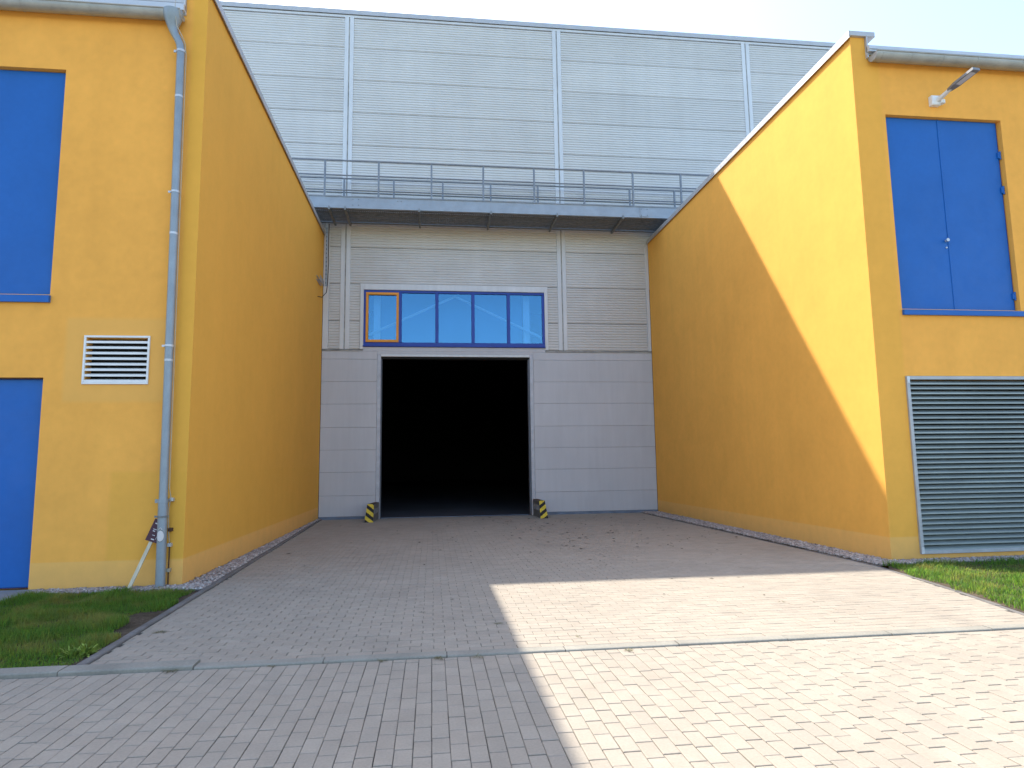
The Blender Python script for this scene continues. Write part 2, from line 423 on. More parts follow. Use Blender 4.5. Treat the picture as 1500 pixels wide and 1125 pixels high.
gb.poly([(drive_r(9.5)+.07,9.5,.017),(XR+.02,9.5,.017),(XR+.02,D-.02,.017),(drive_r(D)+.07,D-.02,.017)])
gb.build('gravel_bed', m_dirt, kind='structure')

# ------------------------------------------------------------------ hall
hall = empty('industrial_hall', (1.0, D, 0), label='tall pale grey hall clad in ribbed metal panels with an open dark doorway', cat='hall')
def wall_grid(mb, x0, x1, z0, z1, ops, y0, y1):
    """wall slab in the xz plane between y0 (front) and y1 with rectangular openings and their reveals"""
    xs = sorted({x0, x1, *[v for o in ops for v in o[:2]]}); zs = sorted({z0, z1, *[v for o in ops for v in o[2:]]})
    xs = [x for x in xs if x0 <= x <= x1]; zs = [z for z in zs if z0 <= z <= z1]
    hole = lambda x, z: any(o[0] < x < o[1] and o[2] < z < o[3] for o in ops)
    for a, b in zip(xs, xs[1:]):
        for c, d in zip(zs, zs[1:]):
            if hole((a+b)/2, (c+d)/2): continue
            mb.poly([(a,y0,c),(b,y0,c),(b,y0,d),(a,y0,d)]); mb.poly([(b,y1,c),(a,y1,c),(a,y1,d),(b,y1,d)])
    for a, b, c, d in ops:
        mb.poly([(a,y0,c),(a,y0,d),(a,y1,d),(a,y1,c)]); mb.poly([(b,y0,d),(b,y0,c),(b,y1,c),(b,y1,d)])
        mb.poly([(a,y0,d),(b,y0,d),(b,y1,d),(a,y1,d)])
        if c > z0+.001: mb.poly([(a,y0,c),(a,y1,c),(b,y1,c),(b,y0,c)])
    mb.poly([(x0,y0,z0),(x0,y0,z1),(x0,y1,z1),(x0,y1,z0)]); mb.poly([(x1,y0,z1),(x1,y0,z0),(x1,y1,z0),(x1,y1,z1)])
    mb.poly([(x0,y0,z1),(x1,y0,z1),(x1,y1,z1),(x0,y1,z1)])
    return mb
HX0, HX1, HY1 = -16.2, 24.4, 62
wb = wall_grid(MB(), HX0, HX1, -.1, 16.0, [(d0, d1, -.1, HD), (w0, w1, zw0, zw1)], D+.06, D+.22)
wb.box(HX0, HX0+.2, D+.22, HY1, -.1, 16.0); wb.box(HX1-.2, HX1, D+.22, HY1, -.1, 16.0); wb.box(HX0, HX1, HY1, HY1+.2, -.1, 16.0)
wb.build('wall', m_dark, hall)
MB().box(HX0, HX1, D+.06, HY1+.2, 16.003, 16.12).build('roof', m_roof, hall)
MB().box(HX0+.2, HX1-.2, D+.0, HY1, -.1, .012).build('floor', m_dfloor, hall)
MB().box(HX0, HX1, D-.05, D+.25, 16.10, HR).box(HX0, HX1, D-.055, D-.049, 16.065, 16.21).build('roof_coping', m_coping, hall)
MB().box(HX0, HX1, D-.02, D+.06, 15.975, 16.05).build('eaves_trim', m_strip, hall)
PIL = [-15.9, -9.3, -2.6585, 4.1215, 10.7962, 17.45, 24.1]
PWD = .285
seams = [5.10, 5.98, 7.145, 8.31, 9.43, 10.54, 11.64, 12.74, 13.84, 14.94, 15.96]
def rib_panel(x0, x1, z0, z1):
    """horizontally ribbed metal sheet, ribs proud of narrow grooves"""
    h = z1-z0-.022; n = max(1, round(h/.0846)); p = h/n; dp = .02; mb = MB()
    prof = [(D+.05, z0+.004), (D+dp, z0+.011)]
    for k in range(n):
        z = z0+.011+k*p
        prof += [(D+dp, z+p*.17), (D, z+p*.30), (D, z+p*.87), (D+dp, z+p*.99)]
    prof += [(D+dp, z1-.011), (D+.05, z1-.004)]
    m = len(prof); mb.v = [(x0, y, z) for y, z in prof]+[(x1, y, z) for y, z in prof]
    for i in range(m-1): mb.f.append((i, m+i, m+i+1, i+1))
    mb.a = [0]*len(mb.f); return mb
for i in range(len(PIL)-1):
    xa, xb = PIL[i]+PWD/2, PIL[i+1]-PWD/2
    for c, d in zip(seams, seams[1:]):
        hidden_side = d < 8.2
        segs = [(xa, xb)]
        if hidden_side:                       # below the neighbours' roofs the cladding stops at their walls
            segs = [(max(a, XL+.19), min(b, XR-.12)) for a, b in segs]; segs = [(a, b) for a, b in segs if b-a > .05]
        if d <= 7.2 and i in (2,): segs = [q for a, b in segs for q in ((a, w0-.115), (w1+.115, b))]
        for a, b in segs: rib_panel(a, b, c, d).build('cladding_panel', m_clad, hall)
# backing of the panel joints
MB().box(HX0, HX1, D+.045, D+.059, zw1+.19, 15.96).build('joint_backing', m_joint, hall)
MB().box(XL+.01, w0-.001, D+.045, D+.059, HB, zw1+.189).build('joint_backing', m_joint, hall)
MB().box(w1+.001, XR-.01, D+.045, D+.059, HB, zw1+.189).build('joint_backing', m_joint, hall)
for i, x in enumerate(PIL):
    lo = 5.10 if XL < x < XR else 8.3
    MB().box(x-.02, x+.02, D+.002, D+.04, lo, 15.96).build('pilaster_groove', m_dirtsill, hall)
    for s in (-1, 1):
        a, b = sorted((x+s*.018, x+s*PWD/2)); MB().bevbox(a, b, D-.022, D+.044, lo, 16.04, .005).build('pilaster_strip', m_strip, hall)
MB().bevbox(XL+.012, XL+.185, D-.016, D+.044, 5.10, 8.72, .005).build('corner_strip', m_strip, hall)
MB().bevbox(XR-.115, XR-.012, D-.016, D+.044, 5.10, 8.60, .005).build('corner_strip', m_strip, hall)
# stained drip flashing under the ribs
for a, b in ((XL+.012, w0-.005), (w1+.005, XR-.012)):
    MB().hexa([(a,D-.035,HB),(b,D-.035,HB),(b,D+.04,HB+.002),(a,D+.04,HB+.002),(a,D-.03,HB+.03),(b,D-.03,HB+.03),(b,D+.04,HB+.054),(a,D+.04,HB+.054)]).build('drip_flashing', m_dirtsill, hall)
# smooth base panels in courses
bz = [.085, .695, 1.385, 2.045, 2.715, 3.42, 4.10, 4.79, HB-.002]
for c, d in zip(bz, bz[1:]):
    for a, b in ((XL+.012, d0-.115), (d1+.115, XR-.012)):
        MB().bevbox(a, b, D-.012, D+.05, c+.0025, d-.0025, .004).build('base_panel', m_base, hall)
MB().bevbox(d0-.112, d1+.112, D-.012, D+.05, HD+.075, HB-.002, .004).build('base_panel', m_base, hall)
MB().bevbox(w0-.003, w1+.003, D-.012, D+.05, HB, zw0-.002, .004).build('base_panel', m_base, hall)
MB().box(XL+.012, d0-.12, D-.02, D+.05, -.02, .083).build('base_strip', m_basestrip, hall)
MB().box(d1+.12, XR-.012, D-.02, D+.05, -.02, .083).build('base_strip', m_basestrip, hall)
MB().box(XL+.013, d0-.12, D+.051, D+.058, 0, HB-.001).build('panel_backing', m_joint, hall)
MB().box(d1+.12, XR-.013, D+.051, D+.058, 0, HB-.001).build('panel_backing', m_joint, hall)
# door frame
m_frame = metal('door_frame_steel', (.44, .455, .49), .5, .2)
for a, b, n in ((d0-.11, d0, 'door_jamb'), (d1, d1+.11, 'door_jamb')):
    MB().bevbox(a, b, D-.014, D+.059, .0, HD+.073, .004).build(n, m_frame, hall)
MB().bevbox(d0+.001, d1-.001, D-.018, D+.059, HD, HD+.073, .006).build('door_head', m_strip, hall)
m_guide = metal('door_guide_steel', (.11, .12, .14), .55, .2)
for a, b in ((d0+.002, d0+.03), (d1-.05, d1-.002)):
    MB().box(a, b, D+.05, D+.26, .013, HD-.06).build('door_guide', m_guide, hall)
MB().box(d0+.002, d1-.002, D+.05, D+.26, HD-.06, HD-.002).build('door_guide', m_black, hall)
MB().box(d0+.05, d1-.1, D+.02, D+.10, .0125, .024).build('threshold', m_basestrip, hall)
# window band
for a, b in ((w0-.11, w0-.002), (w1+.002, w1+.11)):
    MB().bevbox(a, b, D-.03, D+.05, HB+.056, zw1+.186, .006).build('window_trim', m_strip, hall)
MB().bevbox(w0-.002, w1+.002, D-.03, D+.05, zw1+.002, zw1+.186, .006).build('window_trim', m_strip, hall)
fr = MB(); fb = .075
fr.bevbox(w0, w1, D+.005, D+.10, zw0, zw0+.15, .006).bevbox(w0, w1, D+.005, D+.10, zw1-.075, zw1, .006)
fr.bevbox(w0, w0+fb, D+.005, D+.10, zw0+.15, zw1-.075, .006).bevbox(w1-fb, w1, D+.005, D+.10, zw0+.15, zw1-.075, .006)
win = fr.build('window', m_bluef, hall)
MB().bevbox(w0-.01, w1+.01, D-.06, D+.004, zw0+.004, zw0+.045, .008).build('sill', m_bluef, win)
mul = [-.985, .146, 1.271, 2.389]
for x in mul: MB().bevbox(x-.05, x+.05, D-.002, D+.10, zw0+.151, zw1-.076, .006).build('mullion', m_bluef, win)
ed = [w0+fb]+[q for x in mul for q in (x-.05, x+.05)]+[w1-fb]
for k in range(5):
    a, b = ed[2*k], ed[2*k+1]; c, d = zw0+.151, zw1-.076
    if k == 0:
        t = .075; s = MB(); y0, y1 = D-.022, D+.07; a -= .01; b += .01
        s.bevbox(a, b, y0, y1, c, c+t, .005).bevbox(a, b, y0, y1, d-t, d, .005).bevbox(a, a+t, y0, y1, c+t, d-t, .005).bevbox(b-t, b, y0, y1, c+t, d-t, .005)
        s.build('sash', m_orange, win); a += t; b -= t; c += t; d -= t
    MB().box(a+.001, b-.001, D+.045, D+.062, c+.001, d-.001).build('pane', m_glass, win)
for x in (-1.72, 3.02):
    MB().box(x-.10, x+.10, D+.42, D+.62, 5.01, 12).build('column', m_steelw, hall)
MB().box(w0-.6, w1+.6, D+.30, D+.78, 4.895, 5.008).build('lintel_beam', m_dark, hall)
for s in (-1, 1):
    xe = .72+s*2.9; MB().tube([(.72, D+.3, 6.87), (xe, D+.3, 5.50)], .038, 6).build('brace', m_steelw, hall)
MB().box(-1.62, 2.92, D+.80, D+.84, zw0-.15, zw1+.8).build('added_backdrop', m_backdrop, hall)  # added backdrop, put in to make the panes between the columns brighter and bluer

# ------------------------------------------------------------------ yellow buildings
def leaf(par, x0, x1, z0, z1, y, name='door_leaf'):
    return MB().bevbox(x0+.004, x1-.004, y, y+.05, z0, z1, .004).build(name, m_blue, par)
def gutter(par, xa, xb, yc, zc, r, joints):
    mb = MB(); seg = 12
    def arc(rr, x): return [(x, yc+math.cos(t)*rr, zc+math.sin(t)*rr) for t in [math.pi+math.pi*k/seg for k in range(seg+1)]]
    m = seg+1; mb.v = arc(r, xa)+arc(r, xb)+arc(r-.006, xa)+arc(r-.006, xb)
    for k in range(seg):
        mb.f.append((k, k+1, m+k+1, m+k)); mb.f.append((2*m+k+1, 2*m+k, 3*m+k, 3*m+k+1))
    for q in (0, seg): mb.f.append((q, m+q, 3*m+q, 2*m+q))
    mb.f.append(tuple(range(m))); mb.f.append(tuple(range(m, 2*m))[::-1]); mb.a = [0]*len(mb.f)
    mb.tube([(xa, yc-r-.004, zc+.004), (xb, yc-r-.004, zc+.004)], .011, 6)
    g = mb.build('gutter', m_zinc, par, smooth=True)
    for x in joints:
        b = MB(); pts = [(x, yc+math.cos(t)*(r+.004), zc+math.sin(t)*(r+.004)) for t in [math.pi*.97+math.pi*1.05*k/10 for k in range(11)]]
        for p, q in zip(pts, pts[1:]):
            b.poly([(p[0]-.012,p[1],p[2]),(p[0]+.012,p[1],p[2]),(q[0]+.012,q[1],q[2]),(q[0]-.012,q[1],q[2])])
            b.poly([(p[0]-.012,p[1],p[2]),(p[0]-.012,yc+(p[1]-yc)*.93,zc+(p[2]-zc)*.93),(q[0]-.012,yc+(q[1]-yc)*.93,zc+(q[2]-zc)*.93),(q[0]-.012,q[1],q[2])])
            b.poly([(p[0]+.012,p[1],p[2]),(p[0]+.012,yc+(p[1]-yc)*.93,zc+(p[2]-zc)*.93),(q[0]+.012,yc+(q[1]-yc)*.93,zc+(q[2]-zc)*.93),(q[0]+.012,q[1],q[2])])
        b.build('gutter_bracket', m_zinc, g)
    return g
def hinge(par, x, y, z):
    MB().tube([(x, y, z-.07), (x, y, z+.07)], .016, 8).box(x-.045, x+.002, y-.008, y+.02, z-.05, z+.05).build('hinge', m_blue, par, smooth=True)

# --- building with the downpipe and the small vent
B = empty('yellow_building', (-11.6, YL, 0), label='yellow rendered building with a grey downpipe and a small white vent', cat='building')
DL = (-7.37, -5.222); VX = (-4.74, -3.885, 2.74, 3.416)
ops = [(DL[0], DL[1], 3.985, 7.293), (DL[0], DL[1]-.01, .02, 2.833), (VX[0]+.03, VX[1]-.03, VX[2]+.03, VX[3]-.03)]
wm = wall_grid(MB(), -20, XL-.3, -.1, 8.24, ops, YL, YL+.3)
wm.box(XL-.3, XL, YL, D-.004, -.1, HP); wm.box(-20, -19.7, YL+.3, D-.004, -.1, 8.24)
wm.build('wall', m_yel_vent, B)
MB().hexa([(-20,YL-.03,8.245),(XL-.3,YL-.03,8.245),(XL-.3,D-.08,8.45),(-20,D-.08,8.45),(-20,YL-.03,8.30),(XL-.3,YL-.03,8.30),(XL-.3,D-.08,8.50),(-20,D-.08,8.50)]).build('roof', m_roof, B)
MB().box(-20, XL-.302, YL-.11, YL-.034, 8.262, 8.365).build('eaves_flashing', m_roof, B)
MB().bevbox(XL-.36, XL+.045, YL-.05, D-.03, HP+.002, HP+.09, .006).box(XL+.031, XL+.045, YL-.045, D-.03, HP-.035, HP).build('coping', m_coping, B)
MB().box(XL-.325, XL-.302, YL-.05, YL+.12, 8.30, HP).build('verge_flashing', m_coping, B)
gutter(B, -20, XL-.305, YL-.13, 8.185, .105, [XL-.62-.92*k for k in range(0, 10)])
dr = MB(); dr.bevbox(DL[0], DL[1], YL+.10, YL+.2, 3.985, 7.291, .002)
door = dr.build('upper_door', m_bluef, B)
xm = (DL[0]+DL[1])/2
leaf(door, DL[0]+.01, xm, 4.0, 7.285, YL+.075); leaf(door, xm, DL[1]-.01, 4.0, 7.285, YL+.075)
MB().hexa([(DL[0]-.03,YL-.05,3.868),(DL[1]+.012,YL-.05,3.868),(DL[1]+.012,YL+.099,3.874),(DL[0]-.03,YL+.099,3.874),(DL[0]-.03,YL-.05,3.965),(DL[1]+.012,YL-.05,3.965),(DL[1]+.012,YL+.099,3.984),(DL[0]-.03,YL+.099,3.984)]).build('sill', m_blue, door)
dr = MB().box(DL[0], DL[1]-.01, YL+.12, YL+.2, .045, 2.831); door = dr.build('lower_door', m_bluef, B)
leaf(door, DL[0]+.01, xm, .06, 2.81, YL+.085); leaf(door, xm, DL[1]-.022, .06, 2.81, YL+.085)
# small white vent
def frame4(a, b, c, d, t, y0, y1):
    return MB().bevbox(a, b, y0, y1, c, c+t, .004).bevbox(a, b, y0, y1, d-t, d, .004).bevbox(a, a+t, y0, y1, c+t, d-t, .004).bevbox(b-t, b, y0, y1, c+t, d-t, .004)
a, b, c, d = VX
v = frame4(a, b, c, d, .028, YL-.022, YL+.03).build('vent', m_white, B)
MB().box(a+.03, b-.03, YL+.16, YL+.17, c+.03, d-.03).build('mesh_screen', m_black, v)
n = 8; p = (d-c-.06)/n
for k in range(n):
    z = c+.03+k*p
    MB().hexa([(a+.029,YL-.014,z),(b-.029,YL-.014,z),(b-.029,YL+.075,z+p*.62),(a+.029,YL+.075,z+p*.62),
               (a+.029,YL-.014,z+.030),(b-.029,YL-.014,z+.030),(b-.029,YL+.075,z+p*.62+.006),(a+.029,YL+.075,z+p*.62+.006)]).build('slat', m_white, v)
# downpipe
PY = YL-.115
top = [(-3.752, YL-.14, 8.19), (-3.752, YL-.14, 8.13), (-3.752, YL-.14, 8.05), (-3.75, YL-.138, 7.98), (-3.742, YL-.135, 7.92), (-3.715, YL-.128, 7.85), (-3.675, YL-.122, 7.78), (-3.645, YL-.118, 7.71), (-3.633, PY, 7.62), (-3.63, PY, 7.5)]
pipe = MB().tube(top+[(-3.60, PY, 4.4), (-3.572, PY, 1.16)], [.145, .135, .108, .08, .062]+[.054]*7, 20).tube([(-3.572, PY, 1.17), (-3.558, PY, .0)], .060, 20).build('downpipe', m_pipe, B, smooth=True)
def ring(x, z, r, h, mat, name='clamp', lug=True):
    mb = MB().tube([(x, PY, z-h/2), (x, PY, z+h/2)], r, 20)
    if lug: mb.box(x-.012, x+.012, PY, YL, z-h/2, z+h/2).box(x-r-.035, x-r+.01, PY-.008, PY+.008, z-h/2, z+h/2)
    mb.build(name, mat, pipe, smooth=True)
px = lambda z: -3.572-(z-1.16)*.0091
for z, r, h, mt, lg in ((7.60,.060,.035,m_clamp,True),(6.90,.0565,.03,m_clamp,False),(5.47,.059,.028,m_clamp,True),(4.86,.0565,.03,m_clamp,False),(3.26,.059,.028,m_clamp,True),(3.06,.0565,.03,m_clamp,False),(1.155,.066,.05,m_pipe,True),(.95,.067,.026,m_galvd,True)):
    ring(px(z), z, r, h, mt, lug=lg)
def oval(x, z, a, b, r, n=20, rows=6):
    mb = MB(); grid = []
    for i in range(rows+1):
        s = -1+2*i/rows; row = []
        wd = a*math.sqrt(max(0, 1-s*s))
        for j in range(n//2+1):
            u = -wd+2*wd*j/(n//2); t = u/r; row.append((x+math.sin(t)*r, PY-math.cos(t)*r, z+s*b))
        grid.append(row)
    for i in range(rows):
        for j in range(n//2): mb.poly([grid[i][j], grid[i][j+1], grid[i+1][j+1], grid[i+1][j]])
    return mb
oval(px(.71)+.002, .70, .050, .082, .0618, rows=12).build('inspection_cover', m_galvd, pipe)
oval(px(.71)+.002, .70, .046, .072, .0632, rows=12).build('inspection_plate', m_print, pipe)
MB().tube([(px(.8)-.02, PY-.061, .785), (px(.8)+.002, PY-.066, .81), (px(.8)+.024, PY-.061, .785)], .005, 6).build('cover_chevron', m_print, pipe)
# lightning wire beside the pipe
wp = [(-3.69, YL-.245, 8.30), (-3.69, YL-.245, 8.15), (-3.675, YL-.2, 7.95), (-3.62, YL-.16, 7.84), (-3.575, YL-.12, 7.72), (-3.562, YL-.10, 7.55), (-3.535, YL-.10, 4.4), (-3.505, YL-.1, 1.32), (-3.49, YL-.075, 1.2), (-3.51, YL-.08, 1.05), (-3.505, YL-.06, .74), (-3.49, YL-.045, .57)]
MB().tube(wp, .0055, 6).build('lightning_wire', m_wire, B)
MB().tube([(-3.49, YL-.045, .60), (-3.488, YL-.045, 0)], .009, 6).build('earth_rod', m_rust, B)
for z, mt in ((.57, m_clamp), (.24, m_wire), (.77, m_rust), (1.17, m_clamp)): MB().box(-3.512, -3.468, YL-.068, YL-.002, z-.022, z+.022).build('wire_clip', mt, B)

# --- building with the louvre and the lamp
B2 = empty('yellow_building', (15.5, YR, 0), label='yellow rendered building with a wide grey louvre and a sunlit side wall', cat='building')
DR = (7.55, 9.69); LV = (7.50, 10.60, .112, 2.888)
ops = [(DR[0], DR[1], 3.99, 7.325), (LV[0]+.04, LV[1]-.04, LV[2]+.04, LV[3]-.04)]
wm = wall_grid(MB(), XR+.26, 24, -.1, 8.36, ops, YR, YR+.3)
wm.box(XR, XR+.26, YR, D-.004, -.1, HP); wm.box(23.7, 24, YR+.3, D-.004, -.1, 8.36)
wm.build('wall', m_yel_louvre, B2)
MB().hexa([(XR+.26,YR-.03,8.365),(24,YR-.03,8.365),(24,D-.08,8.50),(XR+.26,D-.08,8.50),(XR+.26,YR-.03,8.42),(24,YR-.03,8.42),(24,D-.08,8.55),(XR+.26,D-.08,8.55)]).build('roof', m_roof, B2)
MB().box(XR+.262, 24, YR-.10, YR-.034, 8.385, 8.49).box(XR+.262, 24, YR-.115, YR-.101, 8.42, 8.44).build('eaves_flashing', m_roof, B2)
cop = MB().bevbox(XR-.045, XR+.43, YR-.05, D-.03, HP+.002, HP+.09, .006).box(XR-.045, XR-.031, YR-.045, D-.03, HP-.035, HP).build('coping', m_coping, B2)
for yy in (10.72, 12.86, 14.15, 16.1, 18.2): MB().bevbox(XR+.07, XR+.17, yy-.07, yy+.07, HP+.091, HP+.15, .01).box(XR+.09, XR+.15, yy-.02, yy+.02, HP+.15, HP+.19).build('conductor_holder', m_clamp, cop)
MB().box(XR+.262, XR+.285, YR-.05, YR+.12, 8.30, HP).build('verge_flashing', m_coping, B2)
gutter(B2, XR+.287, 24, YR-.135, 8.30, .115, [XR+.42, XR+.95, XR+1.52, XR+2.15]+[XR+3.0+.85*k for k in range(6)])
door = MB().bevbox(DR[0], DR[1], YR+.10, YR+.2, 3.99, 7.323, .002).build('upper_door', m_bluef, B2)
leaf(door, DR[0]+.008, 8.555, 4.0, 7.318, YR+.075); leaf(door, 8.555, DR[1]-.03, 4.0, 7.318, YR+.075)
MB().hexa([(DR[0]-.0,YR-.05,3.885),(DR[1]+.06,YR-.05,3.885),(DR[1]+.06,YR+.099,3.89),(DR[0],YR+.099,3.89),(DR[0],YR-.05,3.97),(DR[1]+.06,YR-.05,3.97),(DR[1]+.06,YR+.099,3.988),(DR[0],YR+.099,3.988)]).build('sill', m_blue, door)
MB().bevbox(8.545, 8.575, YR+.064, YR+.0745, 4.0, 7.318, .003).build('meeting_rail', m_blue, door)
for z in (6.72, 6.1, 4.25): hinge(door, DR[1]-.022, YR+.06, z)
MB().tube([(8.505, YR+.075, 5.18), (8.505, YR+.015, 5.18)], [.018, .028], 12).tube([(8.505, YR+.075, 5.06), (8.505, YR+.06, 5.06)], .014, 10).build('handle', m_clamp, door, smooth=True)
a, b, c, d = LV
lv = frame4(a, b, c, d, .055, YR-.035, YR+.05).build('louvre', m_louvf, B2)
MB().box(a+.045, b-.045, YR+.2, YR+.21, c+.045, d-.045).build('backing', m_black, lv)
n = 34; p = (d-c-.11)/n; sh = None
for k in range(n):
    z = c+.055+k*p
    if sh is None:
        o = MB().hexa([(a+.054,YR-.022,z),(b-.054,YR-.022,z),(b-.054,YR+.055,z+p*.70),(a+.054,YR+.055,z+p*.70),
                       (a+.054,YR-.022,z+.022),(b-.054,YR-.022,z+.022),(b-.054,YR+.055,z+p*.70+.006),(a+.054,YR+.055,z+p*.70+.006)]).build('slat', m_louv, lv)
        sh = o
    else:
        o = sh.copy(); C.objects.link(o); o.location.z = k*p
for (x, z, sx, sz) in ((a, c, 1, 1), (a, d, 1, -1)):
    MB().box(*sorted((x+.006, x+.05)), YR-.041, YR-.0352, *sorted((z+sz*.006, z+sz*.11))).build('corner_plate', m_clamp, lv)

# ------------------------------------------------------------------ wall lamp
lamp = empty('wall_lamp', (8.46, YR, 7.5), label='grey flat floodlight on a white bracket above the blue double door', cat='lamp')
MB().bevbox(8.37, 8.53, YR-.085, YR-.001, 7.50, 7.67, .012).build('bracket', m_white, lamp)
MB().tube([(8.47, YR-.07, 7.59), (8.485, YR-.18, 7.60), (8.495, YR-.34, 7.635)], [.042, .036, .03], 12).bevbox(8.50, 8.575, YR-.13, YR-.05, 7.515, 7.585, .01).build('arm', m_white, lamp, smooth=True)
def slab_along(p0, p1, w0_, w1_, t, up=Vector((0,0,1))):
    p0, p1 = Vector(p0), Vector(p1); d = (p1-p0).normalized(); s = d.cross(up).normalized(); u = s.cross(d)
    q = lambda p, a, b: tuple(p+s*a+u*b)
    return [q(p0,-w0_,-t),q(p0,w0_,-t),q(p1,w1_,-t),q(p1,-w1_,-t),q(p0,-w0_,t),q(p0,w0_,t),q(p1,w1_,t),q(p1,-w1_,t)]
h0, h1, h2 = (8.495, YR-.30, 7.63), (8.515, YR-.42, 7.65), (8.555, YR-.80, 7.70)
MB().hexa(slab_along(h0, h1, .036, .066, .020)).hexa(slab_along(h1, h2, .066, .070, .022)).build('lamp_head', m_lampb, lamp)
h3, h4 = (8.519, YR-.47, 7.6325), (8.548, YR-.74, 7.668)
MB().hexa(slab_along(h3, h4, .044, .046, .006)).build('diffuser', m_lampglass, lamp)

# ------------------------------------------------------------------ steel walkway in front of the hall
W = empty('steel_walkway', (2.0, 19.3, 8.96), label='galvanised steel walkway with railings bridging the gap between the yellow buildings', cat='walkway')
WF, WR = 18.66, 19.93; WX0, WX1 = -4.9, 8.7; ZB, ZT = 8.965, 9.30
def channel(y, s):
    return MB().box(WX0, WX1, y-.006, y+.006, ZB, ZT).box(WX0, WX1, *sorted((y+s*.006, y+s*.09)), ZB, ZB+.012).box(WX0, WX1, *sorted((y-s*.03, y+s*.09)), ZT, ZT+.014)
channel(WF, 1).build('beam', m_galv, W); channel(WR, -1).build('beam', m_galvd, W)
gr = MB(); x = WX0+.01
while x < WX1-.02:
    gr.box(x, x+.034, WF+.10, WR-.10, ZB+.055, ZB+.075); x += .055
for k in range(9):
    yy = WF+.12+k*(WR-WF-.24)/8; gr.box(WX0, WX1, yy-.018, yy+.018, ZB+.03, ZB+.0545)
gr.build('grating', m_galvd, W, kind='stuff')
for x in (-4.6, -2.95, -2.5, -.38, 1.73, 3.72, 5.75, 7.8):
    MB().box(x-.028, x+.028, WF-.04, WR+.04, ZB-.062, ZB-.002).box(x-.012, x+.012, WF-.035, WF-.0125, ZB-.002, ZB+.05).build('cross_beam', m_galvd, W)
def rail(y, z, r=.019): MB().tube([(WX0, y, z), (WX1, y, z)], r, 8).build('rail', m_railm, W, smooth=True)
for (y, xs) in ((WF+.02, [-4.62+1.532*k for k in range(9)]), (WR-.02, [-4.22+1.515*k for k in range(9)])):
    for z in (1.13, .68, .235): rail(y, ZT+z-.02, .026 if z > 1 else .021)
    for x in xs: MB().box(x-.026, x+.026, y-.022, y+.022, ZB+.12, ZT+1.09).build('post', m_railm, W)
for x, n in ((6.42, 'splice_plate'),):
    sp = MB().bevbox(x-.13, x+.13, WF-.022, WF-.0065, ZB+.03, ZT-.02, .003).build(n, m_galv, W)
    for dx in (-.09, .09):
        for dz in (.07, .26): MB().tube([(x+dx, WF-.020, ZB+dz), (x+dx, WF-.034, ZB+dz)], .013, 6).build('bolt', m_galvd, sp)
for x, z in ((-2.28, 9.06), (-2.12, 9.06), (-2.12, 9.23), (-2.28, 9.235), (-1.0, 9.22), (-.9, 9.22)):
    MB().tube([(x, WF-.004, z), (x, WF-.02, z)], .014, 6).build('bolt', m_galvd, W)
for x in (WX0+.12, WX1-.12):
    for y in (WF, WR): MB().box(x-.06, x+.06, y-.05, y+.05, 8.40, ZB-.001).build('foot', m_galvd, W)

# cable strut hanging from the walkway beside the wall
K = empty('cable_strut', (XL+.14, 19.75, 7.0), label='perforated steel cable strut hanging below the walkway by the yellow wall', cat='bracket')
sx, sy = XL+.16, 19.70
st = MB().box(sx-.03, sx+.03, sy-.004, sy, 6.92, ZB-.07).box(sx-.03, sx-.026, sy, sy+.035, 6.92, ZB-.07).box(sx+.026, sx+.03, sy, sy+.035, 6.92, ZB-.07).build('strut', m_galv, K)
z = 7.0
while z < ZB-.15: MB().box(sx-.009, sx+.009, sy-.006, sy-.0042, z, z+.05).build('slot', m_joint, st); z += .13
tr = MB()
for k in range(2): tr.box(XL+.004, XL+.012, 19.02, 19.72, 6.93+.11*k, 6.96+.11*k).box(XL+.10, XL+.108, 19.02, 19.72, 6.93+.11*k, 6.96+.11*k)
for k in range(9): tr.box(XL+.004, XL+.112, 19.04+.08*k, 19.052+.08*k, 6.935, 6.943).box(XL+.100, XL+.106, 19.04+.08*k, 19.055+.08*k, 6.93, 7.07)
tr.build('cable_tray', m_galv, K)
MB().tube([(sx+.06, sy+.02, ZB-.1), (sx+.055, sy+.01, 8.2), (sx+.07, sy-.01, 7.6), (sx+.05, sy, 7.0), (sx+.03, sy-.05, 6.72), (XL+.1, sy-.25, 6.52), (XL+.01, sy-.42, 6.50)], .012, 6).build('cable', m_black, K, smooth=True)

